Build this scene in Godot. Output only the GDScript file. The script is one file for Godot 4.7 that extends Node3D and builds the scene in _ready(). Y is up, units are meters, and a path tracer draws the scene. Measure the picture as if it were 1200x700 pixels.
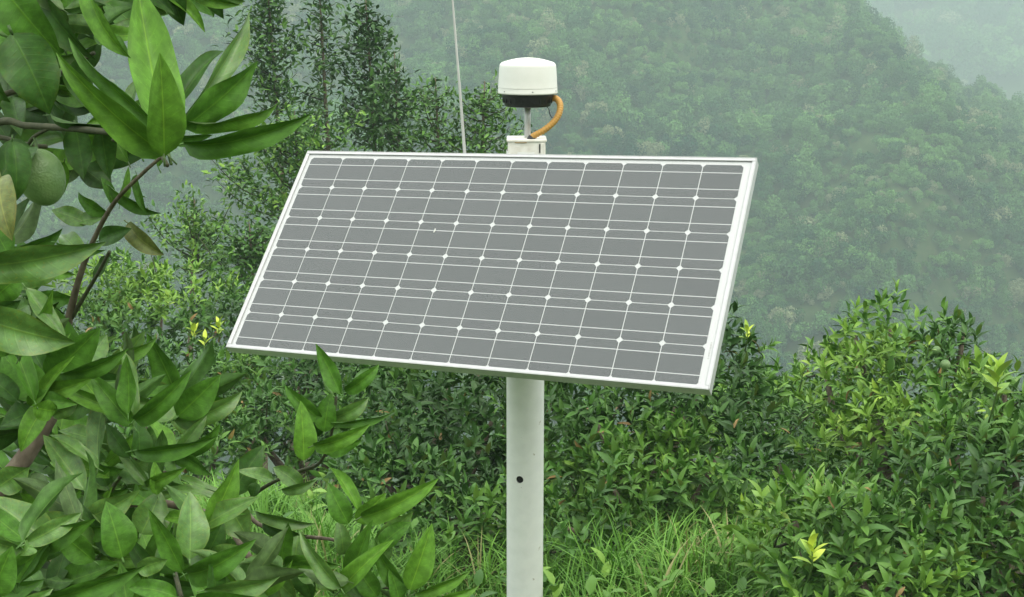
extends Node3D
# A solar panel on a white pole in a citrus orchard above a hazy wooded valley.

const F := 1500.0          # focal length in pixels of the 1200 x 700 photograph
const EYE := Vector3(0, 2.35, 0)
var cam_basis := Basis(Vector3.RIGHT, deg_to_rad(-13.0))
var rng := RandomNumberGenerator.new()
var noise := FastNoiseLite.new()
var M := {}

# ------------------------------------------------------------------ helpers
func P(px: float, py: float, d: float) -> Vector3:          # a point seen at that pixel, at that depth
	return EYE + cam_basis * Vector3((px - 600.0) / F * d, (350.0 - py) / F * d, -d)

func on_pole(py: float, dh: float, px := 616.0) -> Vector3:  # same, at a horizontal distance
	var v := cam_basis * Vector3((px - 600.0) / F, (350.0 - py) / F, -1.0)
	return EYE + v * (dh / -v.z)

func pixel(p: Vector3) -> Vector3:
	var c := cam_basis.inverse() * (p - EYE)
	var d := maxf(-c.z, 0.01)
	return Vector3(600.0 + c.x / d * F, 350.0 - c.y / d * F, -c.z)

func lin(r: float, g: float, b: float) -> Color:             # linear base colour -> albedo_color
	return Color(r, g, b).linear_to_srgb()

func mat(c: Color, rough := 0.7, spec := 0.5, metal := 0.0) -> StandardMaterial3D:
	var m := StandardMaterial3D.new()
	m.albedo_color = c
	m.roughness = rough
	m.metallic_specular = spec
	m.metallic = metal
	return m

func tag(o: Node, label := "", category := "", group := "", kind := "") -> Node:
	if label: o.set_meta("label", label)
	if category: o.set_meta("category", category)
	if group: o.set_meta("group", group)
	if kind: o.set_meta("kind", kind)
	return o

func thing(called: String, at: Vector3, label: String, category: String, group := "") -> Node3D:
	var o := Node3D.new()
	o.name = called
	add_child(o, true)
	o.position = at
	tag(o, label, category, group)
	return o

func put(called: String, mesh: Mesh, m: Material, parent: Node, t := Transform3D()) -> MeshInstance3D:
	var o := MeshInstance3D.new()
	o.name = called
	o.mesh = mesh
	o.material_override = m
	o.transform = t
	parent.add_child(o, true)
	return o

func new_st() -> SurfaceTool:
	var st := SurfaceTool.new()
	st.begin(Mesh.PRIMITIVE_TRIANGLES)
	return st

func done(st: SurfaceTool, smooth := true) -> ArrayMesh:
	if smooth: st.generate_normals()
	return st.commit()

# grid of points [row][col] as a smooth sheet; uv = (col, row)
func sheet(st: SurfaceTool, rows: Array, base: int, flip := false) -> int:
	var nr := rows.size()
	var nc: int = rows[0].size()
	for i in nr:
		for j in nc:
			st.set_smooth_group(0)
			st.set_uv(Vector2(float(j) / (nc - 1), float(i) / (nr - 1)))
			st.add_vertex(rows[i][j])
	for i in nr - 1:
		for j in nc - 1:
			var a := base + i * nc + j
			var q := [a, a + 1, a + nc + 1, a + nc]
			var o: Array = [q[0], q[2], q[1], q[0], q[3], q[2]] if flip else [q[0], q[1], q[2], q[0], q[2], q[3]]
			for k in o: st.add_index(k)
	return base + nr * nc

func tube_rows(pts: Array, radii: Array, sides: int, cap := true) -> Array:
	var rows := []
	var n := pts.size()
	var ref := Vector3.UP
	for i in n:
		var d: Vector3 = (pts[mini(i + 1, n - 1)] - pts[maxi(i - 1, 0)]).normalized()
		if absf(d.dot(ref)) > 0.95: ref = Vector3.RIGHT if absf(d.x) < 0.8 else Vector3.BACK
		var x := d.cross(ref).normalized()
		var y := x.cross(d).normalized()
		ref = y
		var row := []
		for j in sides + 1:
			var a := TAU * j / sides
			row.append(pts[i] + (x * cos(a) + y * sin(a)) * radii[i])
		rows.append(row)
	if cap:
		var first := []
		var last := []
		for j in sides + 1:
			first.append(pts[0])
			last.append(pts[n - 1])
		rows.push_front(first)
		rows.append(last)
	return rows

func spline(pts: Array, radii: Array, per := 5) -> Array:     # Catmull-Rom through points, radii with it
	var a := []
	var r := []
	var n := pts.size()
	for i in n - 1:
		for k in per:
			var t := float(k) / per
			a.append(pts[i].cubic_interpolate(pts[i + 1], pts[maxi(i - 1, 0)], pts[mini(i + 2, n - 1)], t))
			r.append(lerpf(radii[i], radii[i + 1], t))
	a.append(pts[n - 1])
	r.append(radii[n - 1])
	return [a, r]

func tube(pts: Array, radii: Array, sides := 8, per := 5) -> ArrayMesh:
	var s := spline(pts, radii, per)
	var st := new_st()
	sheet(st, tube_rows(s[0], s[1], sides), 0)
	return done(st)

func lathe(profile: Array, sides := 48) -> ArrayMesh:          # [radius, y] from the bottom up
	var rows := []
	for p in profile:
		var row := []
		for j in sides + 1:
			var a := TAU * j / sides
			row.append(Vector3(cos(a) * p[0], p[1], sin(a) * p[0]))
		rows.append(row)
	var st := new_st()
	sheet(st, rows, 0)
	return done(st)

func box_mesh(size: Vector3, ch := 0.002) -> ArrayMesh:        # chamfered box about the origin
	var st := new_st()
	var h := size / 2.0
	var v := func(s: Vector3, ax: int) -> Vector3:
		var q := Vector3(s.x * (h.x - ch), s.y * (h.y - ch), s.z * (h.z - ch))
		q[ax] = s[ax] * h[ax]
		return q
	var tri := func(a: Vector3, b: Vector3, c: Vector3) -> void:
		var n := (b - a).cross(c - a)
		if n.dot(a + b + c) > 0.0:
			var t := b
			b = c
			c = t
		for p in [a, b, c]:
			st.set_smooth_group(-1)
			st.add_vertex(p)
	for ax in 3:
		var b := (ax + 1) % 3
		var c := (ax + 2) % 3
		for s in [-1.0, 1.0]:
			var q := []
			for k in [[-1, -1], [1, -1], [1, 1], [-1, 1]]:
				var d := Vector3()
				d[ax] = s; d[b] = k[0]; d[c] = k[1]
				q.append(v.call(d, ax))
			tri.call(q[0], q[1], q[2]); tri.call(q[0], q[2], q[3])
		for s in [-1.0, 1.0]:
			for t in [-1.0, 1.0]:
				var d0 := Vector3(); var d1 := Vector3()
				d0[b] = s; d0[c] = t; d0[ax] = -1; d1[b] = s; d1[c] = t; d1[ax] = 1
				tri.call(v.call(d0, b), v.call(d1, b), v.call(d1, c)); tri.call(v.call(d0, b), v.call(d1, c), v.call(d0, c))
	for sx in [-1.0, 1.0]:
		for sy in [-1.0, 1.0]:
			for sz in [-1.0, 1.0]:
				var d := Vector3(sx, sy, sz)
				tri.call(v.call(d, 0), v.call(d, 1), v.call(d, 2))
	return done(st)

func plate(outline: Array, y0: float, y1: float) -> ArrayMesh: # a prism: outline in x,y; from z=y0 to z=y1
	var st := new_st()
	var n := outline.size()
	var tri := func(a: Vector3, b: Vector3, c: Vector3) -> void:
		for p in [a, b, c]:
			st.set_smooth_group(-1)
			st.set_uv(Vector2(p.x, p.y))
			st.add_vertex(p)
	for i in range(1, n - 1):
		tri.call(Vector3(outline[0].x, outline[0].y, y1), Vector3(outline[i + 1].x, outline[i + 1].y, y1), Vector3(outline[i].x, outline[i].y, y1))
	for i in n:
		var a: Vector2 = outline[i]
		var b: Vector2 = outline[(i + 1) % n]
		tri.call(Vector3(a.x, a.y, y0), Vector3(a.x, a.y, y1), Vector3(b.x, b.y, y1))
		tri.call(Vector3(a.x, a.y, y0), Vector3(b.x, b.y, y1), Vector3(b.x, b.y, y0))
	return done(st)

# ------------------------------------------------------------------ textures
func noise_tex(freq: float, stops: Array, size := 512, seed_ := 1, normal := false, octaves := 4) -> NoiseTexture2D:
	var n := FastNoiseLite.new()
	n.seed = seed_
	n.frequency = freq
	n.fractal_octaves = octaves
	var t := NoiseTexture2D.new()
	t.width = size
	t.height = size
	t.seamless = true
	t.noise = n
	if normal:
		t.as_normal_map = true
		t.bump_strength = 4.0
	else:
		var g := Gradient.new()
		var offs := PackedFloat32Array()
		var cols := PackedColorArray()
		for s in stops:
			offs.append(s[0])
			cols.append(s[1])
		g.offsets = offs
		g.colors = cols
		t.color_ramp = g
	return t

func leaf_images(spotted := false) -> Array:                                     # colour (multiplies the albedo) and relief of a citrus leaf
	var w := 128
	var h := 320
	var im := Image.create(w, h, false, Image.FORMAT_RGB8)
	var hm := Image.create(w, h, false, Image.FORMAT_RGB8)
	var n := FastNoiseLite.new()
	n.seed = 5
	n.frequency = 0.02
	var sp := FastNoiseLite.new()
	sp.seed = 9
	sp.frequency = 0.12
	for y in h:
		for x in w:
			var u := absf((x + 0.5) / w - 0.5) * 2.0
			var t := float(y) / h
			var mid := exp(-pow(u / 0.035, 2.0))
			var ph := (t * 11.0 - u * 1.6)
			var side := exp(-pow((ph - roundf(ph)) / 0.07, 2.0)) * clampf(u * 6.0, 0, 1) * (1.0 - u * 0.6)
			var blot := n.get_noise_2d(x, y) * 0.16
			var s := 0.80 + blot + 0.17 * mid + 0.05 * side
			if sp.get_noise_2d(x, y) > 0.47: s += 0.10
			var brown := 0.0
			if spotted:
				brown = clampf((sp.get_noise_2d(x * 0.5 + 400, y * 0.5) - 0.36) * 9.0, 0, 1) * 0.8
				brown = maxf(brown, clampf((u + t * 0.25 - 1.0 + n.get_noise_2d(x * 2.0, y * 2.0 + 90) * 0.35) * 8.0, 0, 1) * 0.6)
			var yel := clampf(mid * 0.9 + side * 0.2, 0, 1)
			im.set_pixel(x, y, Color(clampf(s * (0.97 + 0.10 * yel), 0, 1), clampf(s, 0, 1), clampf(s * (0.97 - 0.05 * yel), 0, 1)))
			if brown > 0.0: im.set_pixel(x, y, im.get_pixel(x, y).lerp(Color(1.0, 0.80, 0.6), brown * 0.7))
			var b := clampf(0.6 - 0.35 * mid - 0.16 * side + 0.08 * n.get_noise_2d(x * 3.0, y * 3.0), 0, 1)
			hm.set_pixel(x, y, Color(b, b, b))
	hm.bump_map_to_normal_map(3.0)
	return [ImageTexture.create_from_image(im), ImageTexture.create_from_image(hm)]

func make_materials() -> void:
	var lt := leaf_images()
	var lt2 := leaf_images(true)
	var leaf := func(c: Color, rough: float, back: float, spec := 0.5) -> StandardMaterial3D:
		var m := mat(c, rough, spec)
		m.albedo_texture = lt[0]
		m.normal_enabled = true
		m.normal_texture = lt[1]
		m.normal_scale = 0.7
		if back > 0.0:
			m.backlight_enabled = true
			m.backlight = Color(back * 0.9, back, back * 0.35)
		return m
	# tones of the near citrus: 0 mid, 1 dark, 2 light, 3 greyish glossy, 4 yellowing; "u" = under side
	M.tone = [leaf.call(lin(0.118, 0.300, 0.032), 0.48, 0.46, 0.34), leaf.call(lin(0.064, 0.170, 0.026), 0.46, 0.34, 0.34), leaf.call(lin(0.180, 0.405, 0.042), 0.48, 0.50, 0.34), leaf.call(lin(0.165, 0.340, 0.068), 0.40, 0.28, 0.5), leaf.call(lin(0.235, 0.285, 0.070), 0.5, 0.36)]
	M.under = [leaf.call(lin(0.13, 0.29, 0.055), 0.6, 0.30), leaf.call(lin(0.085, 0.180, 0.045), 0.6, 0.22), leaf.call(lin(0.135, 0.230, 0.070), 0.6, 0.36), leaf.call(lin(0.165, 0.320, 0.085), 0.6, 0.22), leaf.call(lin(0.26, 0.30, 0.10), 0.6, 0.36)]
	for k in [1, 3, 4]: M.tone[k].albedo_texture = lt2[0]
	for k in [1, 3, 4]: M.under[k].albedo_texture = lt2[0]
	var small := func(c: Color) -> StandardMaterial3D:
		var m := mat(c, 0.48, 0.42)
		m.backlight_enabled = true
		m.backlight = Color(0.27, 0.30, 0.11)
		return m
	M.small = []
	for c in PALETTE: M.small.append(small.call(Color(c[0], c[1], c[2]).linear_to_srgb()))
	M.foliage = small.call(Color.WHITE)
	M.foliage.vertex_color_use_as_albedo = true
	M.wood_far = mat(Color.WHITE, 0.85, 0.2)
	M.wood_far.vertex_color_use_as_albedo = true
	M.bark = mat(Color.WHITE, 0.85, 0.25)
	M.bark.albedo_texture = noise_tex(0.02, [[0.0, lin(0.05, 0.040, 0.028)], [0.5, lin(0.15, 0.125, 0.09)], [1.0, lin(0.27, 0.24, 0.18)]], 256, 3)
	M.bark.uv1_triplanar = true
	M.bark.uv1_scale = Vector3(9, 4, 9)
	M.bark.normal_enabled = true
	M.bark.normal_texture = noise_tex(0.03, [], 256, 4, true)
	M.twig = mat(Color.WHITE, 0.7, 0.4)
	M.twig.albedo_texture = noise_tex(0.03, [[0.0, lin(0.030, 0.038, 0.018)], [1.0, lin(0.10, 0.105, 0.055)]], 256, 6)
	M.twig.uv1_triplanar = true
	M.twig.uv1_scale = Vector3(14, 14, 14)
	M.green_stem = mat(lin(0.075, 0.14, 0.035), 0.5)
	M.fruit = mat(Color.WHITE, 0.42, 0.5)
	M.fruit.albedo_texture = noise_tex(0.012, [[0.0, lin(0.085, 0.175, 0.05)], [0.55, lin(0.14, 0.245, 0.08)], [1.0, lin(0.20, 0.30, 0.12)]], 256, 8)
	M.fruit.uv1_triplanar = true
	M.fruit.uv1_scale = Vector3(12, 12, 12)
	M.fruit.normal_enabled = true
	M.fruit.normal_texture = noise_tex(0.11, [], 256, 12, true, 2)
	M.fruit.normal_scale = 0.5
	# man-made
	M.paint = mat(Color.WHITE, 0.38, 0.5)
	M.paint.albedo_texture = noise_tex(0.008, [[0.0, lin(0.76, 0.775, 0.74)], [0.45, lin(0.80, 0.81, 0.785)], [0.62, lin(0.82, 0.83, 0.80)], [0.93, lin(0.83, 0.835, 0.81)], [0.95, lin(0.42, 0.38, 0.30)], [1.0, lin(0.22, 0.16, 0.10)]], 1024, 21, false, 6)
	M.paint.uv1_triplanar = true
	M.paint.uv1_scale = Vector3(2.1, 2.1, 2.1)
	M.hole = mat(lin(0.03, 0.03, 0.03), 0.9, 0.2)
	M.alu = mat(Color.WHITE, 0.35, 0.6, 0.25)
	M.alu.albedo_texture = noise_tex(0.02, [[0.0, lin(0.50, 0.51, 0.51)], [1.0, lin(0.58, 0.59, 0.59)]], 256, 31)
	M.alu.uv1_triplanar = true
	M.alu.uv1_scale = Vector3(6, 6, 6)
	M.steel = mat(lin(0.42, 0.43, 0.42), 0.45, 0.5, 0.7)
	M.back = mat(lin(0.56, 0.57, 0.57), 0.5, 0.4)
	M.cell = []
	for k in 4:
		var c := mat(Color.WHITE, 0.6, 0.2)
		var b: float = 0.064 + 0.0025 * k
		c.albedo_texture = noise_tex(0.006, [[0.0, lin(b * 0.94, b * 1.02, b * 1.08)], [1.0, lin(b * 0.98, b * 1.06, b * 1.12)]], 128, 40 + k, false, 1)
		c.uv1_triplanar = true
		c.uv1_scale = Vector3(1.7, 1.7, 1.7)
		M.cell.append(c)
	M.ribbon = mat(lin(0.54, 0.55, 0.55), 0.35, 0.6, 0.2)
	M.glass = mat(Color(0.95, 1.0, 0.98, 0.04), 0.1, 0.5)
	M.glass.transparency = BaseMaterial3D.TRANSPARENCY_ALPHA
	M.print = mat(lin(0.40, 0.40, 0.39), 0.7)
	M.dropping = mat(lin(0.75, 0.76, 0.72), 0.8)
	M.dome = mat(Color.WHITE, 0.42, 0.5)
	M.dome.albedo_texture = noise_tex(0.01, [[0.0, lin(0.74, 0.75, 0.69)], [1.0, lin(0.80, 0.81, 0.76)]], 256, 51)
	M.dome.uv1_triplanar = true
	M.dome.uv1_scale = Vector3(4, 4, 4)
	M.black = mat(lin(0.016, 0.017, 0.018), 0.45, 0.5)
	M.ivory = mat(Color.WHITE, 0.5, 0.5)
	M.ivory.albedo_texture = noise_tex(0.012, [[0.0, lin(0.66, 0.64, 0.56)], [0.6, lin(0.78, 0.77, 0.70)], [1.0, lin(0.80, 0.79, 0.73)]], 256, 52)
	M.ivory.uv1_triplanar = true
	M.ivory.uv1_scale = Vector3(7, 7, 7)
	M.conduit = mat(lin(0.55, 0.30, 0.07), 0.5, 0.5)
	M.rod = mat(lin(0.52, 0.53, 0.51), 0.5, 0.5)

const PALETTE := [[0.034, 0.094, 0.018], [0.062, 0.160, 0.025], [0.102, 0.230, 0.032], [0.175, 0.330, 0.042], [0.290, 0.450, 0.055], [0.52, 0.64, 0.07], [0.26, 0.17, 0.06]]

# ------------------------------------------------------------------ leaves
func leaf_width(t: float) -> float:                              # outline of a citrus leaf, 0..1
	return pow(sin(PI * pow(t, 0.76)), 0.74) * (1.0 - 0.12 * t) * (1.0 - pow(t, 9.0) * 0.4)

# unit long from base (origin) to tip (+Y), half width 0.2, upper side +Z
func leaf_rows(nl: int, nw: int, curl: float, fold: float, wave: float, lift: float, seed_: int, thick: float) -> Array:
	var r := RandomNumberGenerator.new()
	r.seed = seed_
	var ph := r.randf() * TAU
	var tw := r.randf_range(-0.35, 0.35)
	var line := [Vector3.ZERO]
	for i in nl:
		var th := curl * ((i + 0.5) / nl)
		line.append(line[i] + Vector3(0, cos(th), -sin(th)) / nl)
	var tip: Vector3 = line[nl]
	var turn := Basis(Vector3.RIGHT, -atan2(tip.z, tip.y))
	var s := 1.0 / tip.length()
	var rows := []
	for i in nl + 1:
		var t := float(i) / nl
		var hw := 0.2 * leaf_width(clampf(t, 0.004, 0.996))
		var row := []
		for j in nw + 1:
			var u := 2.0 * j / nw - 1.0
			var q := Vector3(u * hw * cos(fold * absf(u)), 0, absf(u) * hw * sin(fold) * 0.9)
			q.z += wave * hw * u * u * sin(t * 9.0 + ph + (1.5 if u > 0 else 0.0))
			q.z += lift * hw * (absf(u) - u * u)
			q = Basis(Vector3.UP, tw * t) * q
			var th := curl * t
			q = Basis(Vector3.RIGHT, -th) * q
			row.append(turn * (line[i] + q - Vector3(0, 0, thick)) * Vector3(1, s, s))
		rows.append(row)
	return rows

func leaf_mesh_two_sided(curl: float, fold: float, wave: float, seed_: int) -> ArrayMesh:
	var st := new_st()
	sheet(st, leaf_rows(12, 6, curl, fold, wave, 0.25, seed_, 0.0), 0)
	st.generate_normals()
	var mesh := st.commit()
	st = new_st()
	var n := sheet(st, leaf_rows(12, 6, curl, fold, wave, 0.25, seed_, 0.0022), 0, true)
	# leaf stalk
	sheet(st, tube_rows([Vector3(0, -0.11, 0.015), Vector3(0, -0.05, 0.004), Vector3(0, 0.02, -0.004)], [0.010, 0.011, 0.010], 5), n)
	st.generate_normals()
	st.commit(mesh)
	return mesh

func leaf_mesh_small(curl: float, fold: float, seed_: int) -> ArrayMesh:
	var st := new_st()
	sheet(st, leaf_rows(4, 2, curl, fold, 0.0, 0.0, seed_, 0.0), 0)
	return done(st)

var near_leaves := []
var small_leaves := []
var near_tree: Node3D
var near_count := 0

# a near leaf: base and tip as seen, width, depth at the base, how much nearer (-) or farther (+) the tip is, roll about its length, tone, shape
var behind := []
var filling := false

func lf(bx: float, by: float, tx: float, ty: float, w: float, d: float, dz := 0.0, roll := 0.0, tone := 0, shape := -1, flip := false) -> void:
	if not filling and near_count >= 300: return
	if not filling: near_count += 1
	var a := P(bx, by, d)
	var b := P(tx, ty, d + dz)
	var y := (b - a).normalized()
	var toward := (EYE - (a + b) / 2.0).normalized()
	var z := (toward - y * toward.dot(y)).normalized()
	z = z.rotated(y, deg_to_rad(roll))
	if flip: z = -z
	var x := y.cross(z)
	var l := a.distance_to(b)
	var wm := w * 1.12 / F * d / 0.4
	var bs := Basis(x * wm, y * l, z * lerpf(wm, l, 0.5))
	var k: int = shape if shape >= 0 else rng.randi() % near_leaves.size()
	if filling:
		behind.append([k, tone, Transform3D(bs, a - near_tree.position)])
		return
	var o := MeshInstance3D.new()
	o.name = "leaf"
	o.mesh = near_leaves[k]
	o.transform = Transform3D(bs, a - near_tree.position)
	o.set_surface_override_material(0, M.tone[tone])
	o.set_surface_override_material(1, M.under[tone])
	near_tree.add_child(o, true)

func near_branch(called: String, pts: Array, m: Material, sides := 8) -> void:   # rows [px, py, depth, radius px]
	var a := []
	var r := []
	for p in pts:
		a.append(P(p[0], p[1], p[2]) - near_tree.position)
		r.append(p[3] / F * p[2])
	put(called, tube(a, r, sides, 6), m, near_tree)

# a whorl of leaves round a shoot tip, for the parts of the tree behind the leaves one can name
func whorl(px: float, py: float, d: float, size: float, n: int, tones: Array, up := 0.5) -> void:
	for k in n:
		var ang := TAU * (k * 0.382 + rng.randf() * 0.15)
		var l := size * rng.randf_range(0.75, 1.15)
		var dx := cos(ang) * l
		var dy := sin(ang) * l * 0.75 - up * l * 0.5
		var dz := sin(ang * 1.7 + px) * l / F * d * 0.6
		lf(px + rng.randf_range(-6, 6), py + rng.randf_range(-8, 8), px + dx, py + dy, l * rng.randf_range(0.34, 0.44), d + rng.randf_range(-0.04, 0.04), dz, rng.randf_range(-50, 50), tones[rng.randi() % tones.size()], -1, rng.randf() < 0.3)

# ------------------------------------------------------------------ orchard trees
# lobes: [px, py, depth, radius m, squash]
func citrus(called: String, label: String, group: String, lobes: Array, shoots: int, leaf_len: float, tones: Array, named: int, seed_: int, fruit := []) -> Node3D:
	var r := RandomNumberGenerator.new()
	r.seed = seed_
	var cs := []
	var mid := Vector3.ZERO
	var area := 0.0
	for l in lobes:
		cs.append(P(l[0], l[1], l[2]))
		mid += cs[-1] / lobes.size()
		area += l[3] * l[3]
	var base := Vector3(mid.x, ground_y(mid.x, -mid.z) - 0.05, mid.z)
	var tree := thing(called, base, label, "tree", group)
	var fork := (mid - base) * 0.45
	put("trunk", tube([Vector3.ZERO, fork * 0.5 + Vector3(0.04, 0, 0.02), fork], [0.075, 0.06, 0.05], 8, 3), M.bark, tree)
	for c in cs:
		var q: Vector3 = c - base
		put("branch", tube([fork - Vector3(0, 0.05, 0), fork.lerp(q, 0.5) + Vector3(r.randf_range(-.1, .1), -0.08, r.randf_range(-.1, .1)), q + Vector3(0, 0.1, 0)], [0.04, 0.025, 0.010], 6, 3), M.bark, tree)
	var all := []
	for li in lobes.size():
		var l: Array = lobes[li]
		var c: Vector3 = cs[li]
		var rad: float = l[3]
		var sq: float = l[4]
		var n := int(shoots * rad * rad / area)
		for s in n:
			var d := Vector3(r.randfn(), r.randfn(), r.randfn()).normalized()
			if d.y < -0.3 and r.randf() < 0.6: d.y = -d.y
			var bump := 1.0 + 0.30 * noise.get_noise_3d(c.x * 40 + d.x * 90, d.y * 90, c.z * 40 + d.z * 90)
			var k := (1.0 - 0.55 * pow(r.randf(), 2.2)) * bump
			var p := c + Vector3(d.x, d.y * sq, d.z) * rad * k
			var deep := false
			for oi in lobes.size():
				if oi != li and ((p - cs[oi]) / Vector3(1, lobes[oi][4], 1)).length() < lobes[oi][3] * 0.62: deep = true
			if deep and r.randf() < 0.75: continue
			if p.y < ground_y(p.x, -p.z) + 0.12: continue
			var axis := (d * 0.75 + Vector3.UP * 0.6 + Vector3(r.randfn(), r.randfn(), r.randfn()) * 0.28).normalized()
			var side := axis.cross(Vector3(r.randfn(), r.randfn(), r.randfn())).normalized()
			var young := r.randf() < 0.10 and k > 0.85
			var clump := 0.5 + 0.5 * noise.get_noise_3d(p.x * 55, p.y * 55, p.z * 55) * 1.8
			var m := r.randi_range(5, 9)
			var grow := r.randf_range(0.75, 1.2)
			for j in m:
				var t := float(j) / (m - 1)
				var rad_dir := side.rotated(axis, j * 2.4)
				var a := lerpf(1.45, 0.40, t) + r.randf_range(-.25, .25)
				var ld := (axis * cos(a) + rad_dir * sin(a) + Vector3(0, -0.10, 0)).normalized()
				var nz := (axis - ld * axis.dot(ld)).normalized()
				nz = nz.rotated(ld, r.randf_range(-0.5, 0.5))
				var len_ := leaf_len * grow * r.randf_range(0.6, 1.15) * (0.8 if young else 1.0)
				var bs := Basis(ld.cross(nz) * len_ * r.randf_range(0.78, 1.05), ld * len_, nz * len_)
				var at := p + axis * (j * leaf_len * 0.13)
				var tone: int = tones[clampi(int(clump * tones.size() + r.randf_range(-0.8, 0.8)), 0, tones.size() - 1)]
				if young: tone = mini(tone + 1, 4)
				if r.randf() < 0.008: tone = 6
				var px := pixel(at)
				var seen := px.x > -10 and px.x < 1210 and px.y > -10 and px.y < 710
				var score := 0.0
				if seen: score = len_ / px.z * (2.0 if d.dot((EYE - c).normalized()) > 0.15 else 0.7) * r.randf_range(0.7, 1.0)
				all.append([score, Transform3D(bs, at - base), tone, r.randi() % small_leaves.size(), r.randf_range(0.8, 1.2)])
	for k in 8:
		var c: Vector3 = cs[k % cs.size()] - base
		var d := Vector3(r.randfn(), absf(r.randfn()) + 0.2, r.randfn() + 0.4).normalized()
		var e: Vector3 = c + d * lobes[k % cs.size()][3] * r.randf_range(0.95, 1.15)
		put("twig", tube([c + d * 0.05, c.lerp(e, 0.5) + Vector3(r.randfn(), r.randfn(), r.randfn()) * 0.03, e], [0.008, 0.005, 0.002], 5, 3), M.twig, tree)
	all.sort_custom(func(a, b): return a[0] > b[0])
	leaves_out(tree, all, named)
	for f in fruit:
		var s := SphereMesh.new()
		s.radius = f[3]
		s.height = f[3] * 2.1
		s.radial_segments = 16
		s.rings = 10
		put("fruit", s, M.fruit, tree, Transform3D(Basis(), P(f[0], f[1], f[2]) - base))
	return tree

# a fresh pale shoot standing out of a tree
func sprig(tree: Node3D, px: float, py: float, d: float, n: int, size: float, tone: int) -> void:
	var root := P(px, py, d)
	var top := root + Vector3(rng.randf_range(-.01, .01), size * 0.9, 0.0)
	put("shoot", tube([root - Vector3(0, size * 1.2, 0.05) - tree.position, root - tree.position, top - tree.position], [0.004, 0.003, 0.0015], 5, 3), M.green_stem, tree)
	for k in n:
		var t := float(k) / n
		var ang := k * 2.4 + px
		var a := lerpf(1.25, 0.35, t)
		var ld := Vector3(cos(ang) * sin(a), cos(a), sin(ang) * sin(a))
		var nz := (Vector3.UP - ld * ld.y).normalized()
		var len_ := size * rng.randf_range(0.75, 1.1)
		put("leaf", small_leaves[k % small_leaves.size()], M.small[tone if k % 3 else tone - 1], tree, Transform3D(Basis(ld.cross(nz) * len_ * 1.15, ld * len_, nz * len_), root.lerp(top, t) - tree.position))

func leaves_out(tree: Node3D, all: Array, named: int) -> void:
	for i in mini(named, all.size()):
		put("leaf", small_leaves[all[i][3]], M.small[all[i][2]], tree, all[i][1])
	for v in small_leaves.size():
		var rest := []
		for i in range(mini(named, all.size()), all.size()):
			if all[i][3] == v: rest.append(all[i])
		if rest.is_empty(): continue
		var mm := MultiMesh.new()
		mm.transform_format = MultiMesh.TRANSFORM_3D
		mm.use_colors = true
		mm.mesh = small_leaves[v]
		mm.instance_count = rest.size()
		for i in rest.size():
			mm.set_instance_transform(i, rest[i][1])
			var c: Array = PALETTE[rest[i][2]]
			var k: float = rest[i][4]
			mm.set_instance_color(i, Color(c[0] * k, c[1] * k, c[2] * k))
		var o := MultiMeshInstance3D.new()
		o.name = "foliage"
		o.multimesh = mm
		o.material_override = M.foliage
		o.set_meta("kind", "stuff")
		tree.add_child(o, true)

# a slender young tree: straight trunk, upswept branches, leaves along them
func slender(label: String, px: float, top_py: float, bottom_py: float, d: float, radius: float, n_branch: int, leaf_len: float, tones: Array, seed_: int, dens := 1.0, called := "slender_tree", group := "slender young trees behind the panel") -> void:
	var r := RandomNumberGenerator.new()
	r.seed = seed_
	var top := P(px, top_py, d)
	var low := P(px, bottom_py, d)
	low.x = top.x; low.z = top.z
	var base := Vector3(top.x, ground_y(top.x, -top.z) - 0.05, top.z)
	var tree := thing(called, base, label, "tree", group)
	var h := top.y - base.y
	var lean := Vector3(r.randf_range(-.15, .15), 0, r.randf_range(-.1, .1))
	put("trunk", tube([Vector3.ZERO, Vector3(0, h * 0.4, 0) + lean, Vector3(0, h * 0.75, 0) + lean * 0.5, Vector3(0, h, 0)], [0.07, 0.045, 0.025, 0.006], 7, 4), M.bark, tree)
	var from := maxf(low.y - base.y, 0.5)
	var all := []
	for b in n_branch:
		var f := (b + r.randf()) / n_branch
		var y := lerpf(from, h * 0.97, f)
		var ang := b * 2.4 + r.randf()
		var reach := radius * (1.0 - 0.7 * pow(f, 2.5)) * r.randf_range(0.35, 1.25)
		var o := Vector3(0, y, 0)
		var e := o + Vector3(cos(ang) * reach, reach * r.randf_range(0.1, 1.0), sin(ang) * reach)
		var mid := o.lerp(e, 0.5) + Vector3(cos(ang), -0.5, sin(ang)) * reach * 0.12
		put("branch", tube([o, mid, e], [0.012, 0.007, 0.003], 5, 3), M.twig, tree)
		var count := int(reach / leaf_len * 11.0 * dens) + 10
		var knots := []
		for q in 3 + int(reach / leaf_len * 0.55): knots.append(pow(r.randf(), 0.7))
		for s in count:
			var t: float = knots[s % knots.size()]
			var p := o.bezier_interpolate(mid, mid, e, t) + Vector3(r.randfn(), r.randfn(), r.randfn()) * leaf_len * 0.85
			var ld := ((e - o).normalized() * 0.4 + Vector3(r.randfn(), r.randfn() * 0.7, r.randfn()) * 0.8).normalized()
			var nz := (Vector3.UP + Vector3(r.randfn(), r.randfn(), r.randfn()) * 0.5).normalized()
			nz = (nz - ld * nz.dot(ld)).normalized()
			var len_ := leaf_len * r.randf_range(0.65, 1.2)
			all.append([0.0, Transform3D(Basis(ld.cross(nz) * len_ * 1.1, ld * len_, nz * len_), p), tones[r.randi() % tones.size()], r.randi() % small_leaves.size(), r.randf_range(0.75, 1.25)])
	leaves_out(tree, all, 0)

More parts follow.
